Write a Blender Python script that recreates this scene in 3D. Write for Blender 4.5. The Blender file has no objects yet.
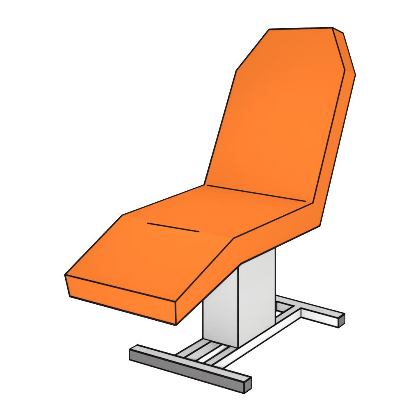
import bpy, bmesh, math
from mathutils import Vector, Matrix

scene = bpy.context.scene
C = scene.collection

# ------------------------------------------------------------------ dimensions (metres)
# cushion profile stations, foot to head: (y, z) of the top and of the underside, half width, side tilt
TOP = [(-0.68559, 0.46934), (-0.38760, 0.60398), (0.12103, 0.59993), (0.36175, 1.10961), (0.45254, 1.29493)]
BOT = [(-0.68228, 0.38742), (-0.34347, 0.49424), (0.17222, 0.48709), (0.45055, 1.07601), (0.54551, 1.25999)]
HALF = [0.27247, 0.28579, 0.29809, 0.30674, 0.18079]
TILT = [0.00221, 0.0, 0.00213, 0.02388, 0.01351]
H = 0.04137                      # height of the base tubes
XL1, XL2, XR2, XR1 = -0.08948, -0.04336, 0.05733, 0.09681
CY0, CY1 = -0.12683, 0.12683
FLOOR_Z = -0.0045
SKEW_F, SKEW_R = 0.01355, -0.04868


def yf(base, x): return base + SKEW_F * x
def yr(base, x): return base + SKEW_R * x


YF0, YF1, YR0, YR1 = -0.33811, -0.29648, 0.32574, 0.37680


# ------------------------------------------------------------------ materials
def material(name, col, rough=0.6, spec=0.3, mottling=0.0, grain=0.0, scale=30.0, stretch=(1, 1, 1)):
    m = bpy.data.materials.new(name)
    m.use_nodes = True
    nt = m.node_tree
    b = nt.nodes['Principled BSDF']
    b.inputs['Base Color'].default_value = (*col, 1)
    b.inputs['Roughness'].default_value = rough
    b.inputs['Specular IOR Level'].default_value = spec
    tc = nt.nodes.new('ShaderNodeTexCoord')
    mp = nt.nodes.new('ShaderNodeMapping')
    mp.inputs['Scale'].default_value = stretch
    nt.links.new(tc.outputs['Object'], mp.inputs['Vector'])
    if mottling:
        n = nt.nodes.new('ShaderNodeTexNoise')
        n.inputs['Scale'].default_value = scale
        n.inputs['Detail'].default_value = 3
        r = nt.nodes.new('ShaderNodeMix')
        r.data_type = 'RGBA'
        r.inputs['A'].default_value = (*[c * (1 - mottling) for c in col], 1)
        r.inputs['B'].default_value = (*[c * (1 + mottling) for c in col], 1)
        nt.links.new(mp.outputs['Vector'], n.inputs['Vector'])
        nt.links.new(n.outputs['Fac'], r.inputs['Factor'])
        nt.links.new(r.outputs['Result'], b.inputs['Base Color'])
    if grain:
        n2 = nt.nodes.new('ShaderNodeTexNoise')
        n2.inputs['Scale'].default_value = scale * 12
        n2.inputs['Detail'].default_value = 2
        bp = nt.nodes.new('ShaderNodeBump')
        bp.inputs['Strength'].default_value = grain
        bp.inputs['Distance'].default_value = 0.001
        nt.links.new(mp.outputs['Vector'], n2.inputs['Vector'])
        nt.links.new(n2.outputs['Fac'], bp.inputs['Height'])
        nt.links.new(bp.outputs['Normal'], b.inputs['Normal'])
    return m


VINYL = material('orange_vinyl', (0.228, 0.0513, 0.0073), 0.9, 0.0, mottling=0.012, grain=0.0, scale=7)
UNDERSIDE = material('pale_bounce_underside', (0.62, 0.62, 0.62), 0.8, 0.0)  # unseen underside, coloured pale to keep orange bounce off the column
PAD_OUTLINE = material('black_pad_outline', (0.0045, 0.003, 0.003), 0.9, 0.0)  # drawn outlines of the upholstery, built as black cords
EDGE_OUTLINE = material('black_edge_outline', (0.003, 0.003, 0.003), 0.9, 0.0)  # drawn outlines of column and base, built as black cords
ENAMEL = material('pale_grey_enamel', (0.198, 0.198, 0.197), 0.8, 0.0, mottling=0.006, scale=9)
WHITE = material('white_enamel', (0.286, 0.286, 0.284), 0.8, 0.0, mottling=0.02, scale=25)
TOP_SHADE = material('top_shade_grey', (0.236, 0.233, 0.234), 0.85, 0.0, mottling=0.05, scale=40)  # drawn shading of the base tops, put into the colour
DARK_SHADE = material('dark_shade_grey', (0.0615, 0.0595, 0.0595), 0.9, 0.0, mottling=0.07, scale=40)  # drawn shading of bar front and bar ends, put into the colour
FLOOR = material('white_floor', (0.93, 0.93, 0.93), 0.9, 0.0)


# ------------------------------------------------------------------ mesh helpers
def link(name, bm, mats, parent=None):
    bmesh.ops.recalc_face_normals(bm, faces=bm.faces)
    me = bpy.data.meshes.new(name)
    bm.to_mesh(me)
    bm.free()
    for m in (mats if isinstance(mats, (list, tuple)) else [mats]):
        me.materials.append(m)
    o = bpy.data.objects.new(name, me)
    C.objects.link(o)
    o.parent = parent
    return o


def hexa(bm, lo, hi):
    """a six-sided block from four corners below and four above, both in the same turn order"""
    a = [bm.verts.new(p) for p in lo]
    b = [bm.verts.new(p) for p in hi]
    bm.faces.new(a[::-1])
    bm.faces.new(b)
    for i in range(4):
        bm.faces.new((a[i], a[(i + 1) % 4], b[(i + 1) % 4], b[i]))


def cord(bm, pts, r, closed=False, flatten=1.0):
    """a round cord through the points, with round joints and ends"""
    pts = [Vector(p) for p in pts]
    segs = list(zip(pts, pts[1:])) + ([(pts[-1], pts[0])] if closed else [])
    for a, b in segs:
        d = b - a
        q = d.to_track_quat('Z', 'Y').to_matrix().to_4x4()
        res = bmesh.ops.create_cone(bm, cap_ends=True, segments=12, radius1=r, radius2=r, depth=d.length,
                                    matrix=Matrix.Translation((a + b) / 2) @ q)
    for p in pts:
        bmesh.ops.create_icosphere(bm, subdivisions=2, radius=r * 1.0, matrix=Matrix.Translation(p))


def cords(name, polylines, r, mat, parent):
    bm = bmesh.new()
    for pl in polylines:
        cord(bm, pl[0], pl[2] if len(pl) > 2 else r, pl[1])
    o = link(name, bm, mat, parent)
    for f in o.data.polygons:
        f.use_smooth = True
    return o


# ------------------------------------------------------------------ the chair
chair = bpy.data.objects.new('treatment_chair', None)
chair.empty_display_size = 0.2
chair['label'] = 'orange padded reclining treatment chair with black outlines on a pale grey pedestal and steel base'
chair['category'] = 'chair'
C.objects.link(chair)

# ---- upholstery: leg rest, seat and backrest meet on shared edges
TL = [Vector((-HALF[i], TOP[i][0], TOP[i][1] - TILT[i])) for i in range(5)]
TR = [Vector((HALF[i], TOP[i][0], TOP[i][1] + TILT[i])) for i in range(5)]
BL = [Vector((-HALF[i], BOT[i][0], BOT[i][1] - TILT[i])) for i in range(5)]
BR = [Vector((HALF[i], BOT[i][0], BOT[i][1] + TILT[i])) for i in range(5)]
BL[0] += Vector((0.02242, 0, 0.00391))           # the foot end narrows towards its lower far corner


def grid(bm, a, b, c, d, nu, nv, mat=0):
    """quad patch a-b-c-d as a grid of faces"""
    rows = []
    for j in range(nv + 1):
        t = j / nv
        rows.append([bm.verts.new((a.lerp(b, i / nu)).lerp(d.lerp(c, i / nu), t)) for i in range(nu + 1)])
    for j in range(nv):
        for i in range(nu):
            f = bm.faces.new((rows[j][i], rows[j][i + 1], rows[j + 1][i + 1], rows[j + 1][i]))
            f.material_index = mat
            f.smooth = True


def pad(name, i0, i1, foot=False, head=False):
    bm = bmesh.new()
    for i in range(i0, i1):
        grid(bm, TL[i], TR[i], TR[i + 1], TL[i + 1], 10, 8)            # lying surface
        grid(bm, TR[i], BR[i], BR[i + 1], TR[i + 1], 3, 8)             # side band
        grid(bm, BL[i], TL[i], TL[i + 1], BL[i + 1], 3, 8)             # side band
        grid(bm, BR[i], BL[i], BL[i + 1], BR[i + 1], 10, 8, mat=1)     # unseen underside, made pale to cut orange bounce
    if foot:
        grid(bm, BL[i0], BR[i0], TR[i0], TL[i0], 10, 3)
    if head:
        grid(bm, TL[i1], TR[i1], BR[i1], BL[i1], 10, 3)
    return link(name, bm, [VINYL, UNDERSIDE], chair)


RP = 0.0030
leg_rest = pad('leg_rest', 0, 1, foot=True)
seat = pad('seat', 1, 2)
backrest = pad('backrest', 2, 4, head=True)

RB = 0.0035          # the backrest carries a slightly heavier outline cord
RD = 0.0041          # the lower edges
RF = 0.0044          # and so does the far edge of the pads
cords('pad_outline', [([TL[1], TL[0]], False, RF), ([TL[0], TR[0], TR[1]], False), ([BL[1], BL[0], BR[0], BR[1]], False, RD),
                 ([TL[0], BL[0]], False, RD), ([TR[0], BR[0]], False)], RP, PAD_OUTLINE, leg_rest)  # cords stand in for the drawn outline
for edge, r in ((TL, RF), (TR, RP), (BL, RD), (BR, RD)):
    cords('pad_outline', [([edge[1], edge[2]], False)], r, PAD_OUTLINE, seat)
cords('pad_outline', [([TL[2], TL[3], TL[4], TR[4]], False, RF * 1.08), ([TR[4], TR[3], TR[2]], False),
                 ([BL[2], BL[3], BL[4]], False), ([BL[4], BR[4], BR[3], BR[2]], False, RB * 1.28),
                 ([TL[4], BL[4]], False), ([TR[4], BR[4]], False, RB * 1.28)], RB, PAD_OUTLINE, backrest)


def on_leg_rest(t, s):
    return (TL[1].lerp(TR[1], t)).lerp(TL[0].lerp(TR[0], t), s)


cords('crease_line', [([on_leg_rest(0.264, 0.0395), on_leg_rest(0.7075, 0.0102)], False)], 0.0033, PAD_OUTLINE, leg_rest)  # drawn crease line below the knee, built as a cord
cords('crease_line', [([TL[2].lerp(TR[2], 0.036), TL[2].lerp(TR[2], 0.935)], False)], 0.0046, PAD_OUTLINE, backrest)  # drawn crease line at the hip, built as a cord

# ---- pedestal column
RT = 0.0038
CT = 0.496
ring = [(XL1, CY0), (XR1, CY0), (XR1, CY1), (XL1, CY1)]
bm = bmesh.new()
hexa(bm, [(x, y, H) for x, y in ring], [(x, y, CT) for x, y in ring])
column = link('pedestal_column', bm, ENAMEL, chair)
cords('edge_outline', [([(x, y, H) for x, y in ring], True)] + [([(x, y, H), (x, y, CT - 0.008)], False) for x, y in ring],
      RT, EDGE_OUTLINE, column)  # cords follow the drawn column outline


# ---- base: two cross bars joined by two rails
def bar(xl, xr, y0, y1, skew):
    p = [(xl, skew(y0, xl)), (xr, skew(y0, xr)), (xr, skew(y1, xr)), (xl, skew(y1, xl))]
    bm = bmesh.new()
    hexa(bm, [(x, y, 0) for x, y in p], [(x, y, H) for x, y in p])
    return link('foot_bar', bm, WHITE, chair), p


def plate(name, quad, thick, mat, parent):
    """thin plate: four corners on the bar's face, pulled out along the face normal"""
    q = [Vector(c) for c in quad]
    n = (q[1] - q[0]).cross(q[3] - q[0]).normalized()
    c = sum(q, Vector()) / 4
    bm = bmesh.new()
    hexa(bm, [v - n * 0.0005 for v in q], [v + n * thick for v in q])
    return link(name, bm, mat, parent)


E_ = 0.0030          # inset of a plate from the edges of its face
front, pf = bar(-0.29058, 0.29304, YF0, YF1, yf)
front['label'] = 'cross bar with painted shade: dark grey front, grey top'
rear, pr = bar(-0.29058, 0.30486, YR0, YR1, yr)
rear['label'] = 'cross bar with white front face and painted shade on its ends'

for b, p, sk, y0, y1 in ((front, pf, yf, YF0, YF1), (rear, pr, yr, YR0, YR1)):
    xl, xr = p[0][0] + E_, p[1][0] - E_
    plate('top_shade_strip', [(xl, sk(y0, xl) + E_, H), (xr, sk(y0, xr) + E_, H), (xr, sk(y1, xr) - E_, H), (xl, sk(y1, xl) - E_, H)],
          0.0006, TOP_SHADE, b)  # thin plate carrying the painted shade of the bar top
    X = p[1][0]
    plate('end_shade_plate', [(X, sk(y0, X) + E_, E_), (X, sk(y1, X) - E_, E_), (X, sk(y1, X) - E_, H - E_), (X, sk(y0, X) + E_, H - E_)],
          0.0015, DARK_SHADE, b)  # shading of the bar end, painted as a darker plate
    X = p[0][0]
    plate('end_shade_plate', [(X, sk(y1, X) - E_, E_), (X, sk(y0, X) + E_, E_), (X, sk(y0, X) + E_, H - E_), (X, sk(y1, X) - E_, H - E_)],
          0.0015, DARK_SHADE, b)  # same painted shade on the other end
xl, xr = pf[0][0] + E_, pf[1][0] - E_
plate('front_shade_plate', [(xl, yf(YF0, xl), E_), (xr, yf(YF0, xr), E_), (xr, yf(YF0, xr), H - E_), (xl, yf(YF0, xl), H - E_)],
      0.0015, DARK_SHADE, front)  # shading of the front face, painted as a darker plate

RK = 0.0049          # heavier outline cord on the far top edges
cords('edge_outline', [([(x, y, 0) for x, y in pf], True), ([(x, y, H) for x, y in (pf[3], pf[0], pf[1], pf[2])], False),
                    ([(x, y, H) for x, y in (pf[2], pf[3])], False, RK)] +
      [([(x, y, 0), (x, y, H)], False) for x, y in pf], RT, EDGE_OUTLINE, front)


def rear_pt(x, z): return (x, yr(YR0, x), z)


tr = [([rear_pt(pr[0][0], z), (pr[3][0], pr[3][1], z), (pr[2][0], pr[2][1], z), rear_pt(pr[1][0], z)], False, RK if z else RT) for z in (0, H)]
for a, b in ((pr[0][0], XL1), (XL2, XR2), (XR1, pr[1][0])):        # open where the rails run in
    for z in (0, H):
        tr.append(([rear_pt(a, z), rear_pt(b, z)], False))
for x, y in pr:
    tr.append(([(x, y, 0), (x, y, H)], False))
for x in (XL1, XL2, XR2, XR1):
    tr.append(([rear_pt(x, 0), rear_pt(x, H)], False))
cords('edge_outline', tr, RT, EDGE_OUTLINE, rear)

for xa, xb in ((XL1, XL2), (XR2, XR1)):
    p = [(xa, yf(YF1, xa)), (xb, yf(YF1, xb)), (xb, yr(YR0, xb)), (xa, yr(YR0, xa))]
    bm = bmesh.new()
    hexa(bm, [(x, y, 0) for x, y in p], [(x, y, H) for x, y in p])
    rail = link('base_rail', bm, WHITE, chair)
    q = [(xa + E_, yf(YF1, xa)), (xb - E_, yf(YF1, xb)), (xb - E_, yr(YR0, xb) + E_ - 0.0001), (xa + E_, yr(YR0, xa) + E_ - 0.0001)]
    # the strip runs beneath the column and up to the strip of the rear bar
    plate('top_shade_strip', [(x, y, H) for x, y in q], 0.0006, TOP_SHADE, rail)  # painted shade of the rail top
    cords('edge_outline', [([(x, yf(YF1, x), z), (x, yr(YR0, x), z)], False, RK if x == xa and z else RT) for x in (xa, xb) for z in (0, H)], RT, EDGE_OUTLINE, rail)

# ------------------------------------------------------------------ the setting: one white studio floor
bm = bmesh.new()
bmesh.ops.create_circle(bm, cap_ends=True, segments=96, radius=60, matrix=Matrix.Translation((0, 0, FLOOR_Z)))
floor = link('floor', bm, FLOOR)
floor['kind'] = 'structure'

# ------------------------------------------------------------------ light: an even white world plus added fill lamps
world = bpy.data.worlds.new('World')
scene.world = world
world.use_nodes = True
bg = world.node_tree.nodes['Background']
bg.inputs['Color'].default_value = (1, 1, 1, 1)
bg.inputs['Strength'].default_value = 2.35

# unseen fill lamp added behind the camera, on the chair-to-lens line, to flatten shading
ld = bpy.data.lights.new('camera_fill', 'AREA')
ld.shape = 'DISK'
ld.size = 0.4
ld.energy = 580
ld.color = (1, 1, 1)
lo = bpy.data.objects.new('camera_fill', ld)
C.objects.link(lo)
aim = Vector((0.05, 0.0, 0.65))
lens = Vector((2.45348, -3.05279, 1.76233))
lo.location = aim + (lens - aim) * 1.3
lo.rotation_euler = (aim - lo.location).to_track_quat('-Z', 'Y').to_euler()

# unseen spot added above the seat to brighten it
ld = bpy.data.lights.new('seat_fill_spot', 'SPOT')
ld.spot_size = math.radians(31)
ld.spot_blend = 1.0
ld.shadow_soft_size = 0.12
ld.energy = 385
lo = bpy.data.objects.new('seat_fill_spot', ld)
C.objects.link(lo)
lo.location = (0.03, -0.14, 3.2)

# unseen spot added beside the backrest to lift its dark side facet
ld = bpy.data.lights.new('backrest_fill_spot', 'SPOT')
ld.spot_size = math.radians(34)
ld.spot_blend = 1.0
ld.shadow_soft_size = 0.25
ld.energy = 170
lo = bpy.data.objects.new('backrest_fill_spot', ld)
C.objects.link(lo)
lo.location = (2.3, 1.1, 2.9)
lo.rotation_euler = (Vector((0.25, 0.42, 1.22)) - lo.location).to_track_quat('-Z', 'Y').to_euler()

# ------------------------------------------------------------------ camera (level, with a shifted lens so that uprights stay upright)
cam = bpy.data.cameras.new('camera')
co = bpy.data.objects.new('camera', cam)
C.objects.link(co)
co.location = (2.45348, -3.05279, 1.76233)
az = -0.49109
d = Vector((math.sin(az), math.cos(az), 0))
co.rotation_euler = d.to_track_quat('-Z', 'Y').to_euler()
cam.sensor_fit = 'HORIZONTAL'
cam.sensor_width = 36
cam.lens = math.exp(6.80079) / 420 * 36
cam.shift_x = -198.016 / 420
cam.shift_y = -280.355 / 420
cam.clip_start = 0.05
cam.clip_end = 500
scene.camera = co

scene.view_settings.view_transform = 'Standard'
scene.view_settings.look = 'None'
scene.view_settings.exposure = 0
scene.view_settings.gamma = 1
scene.view_settings.use_curve_mapping = False
scene.cycles.max_bounces = 8
scene.cycles.use_denoising = True
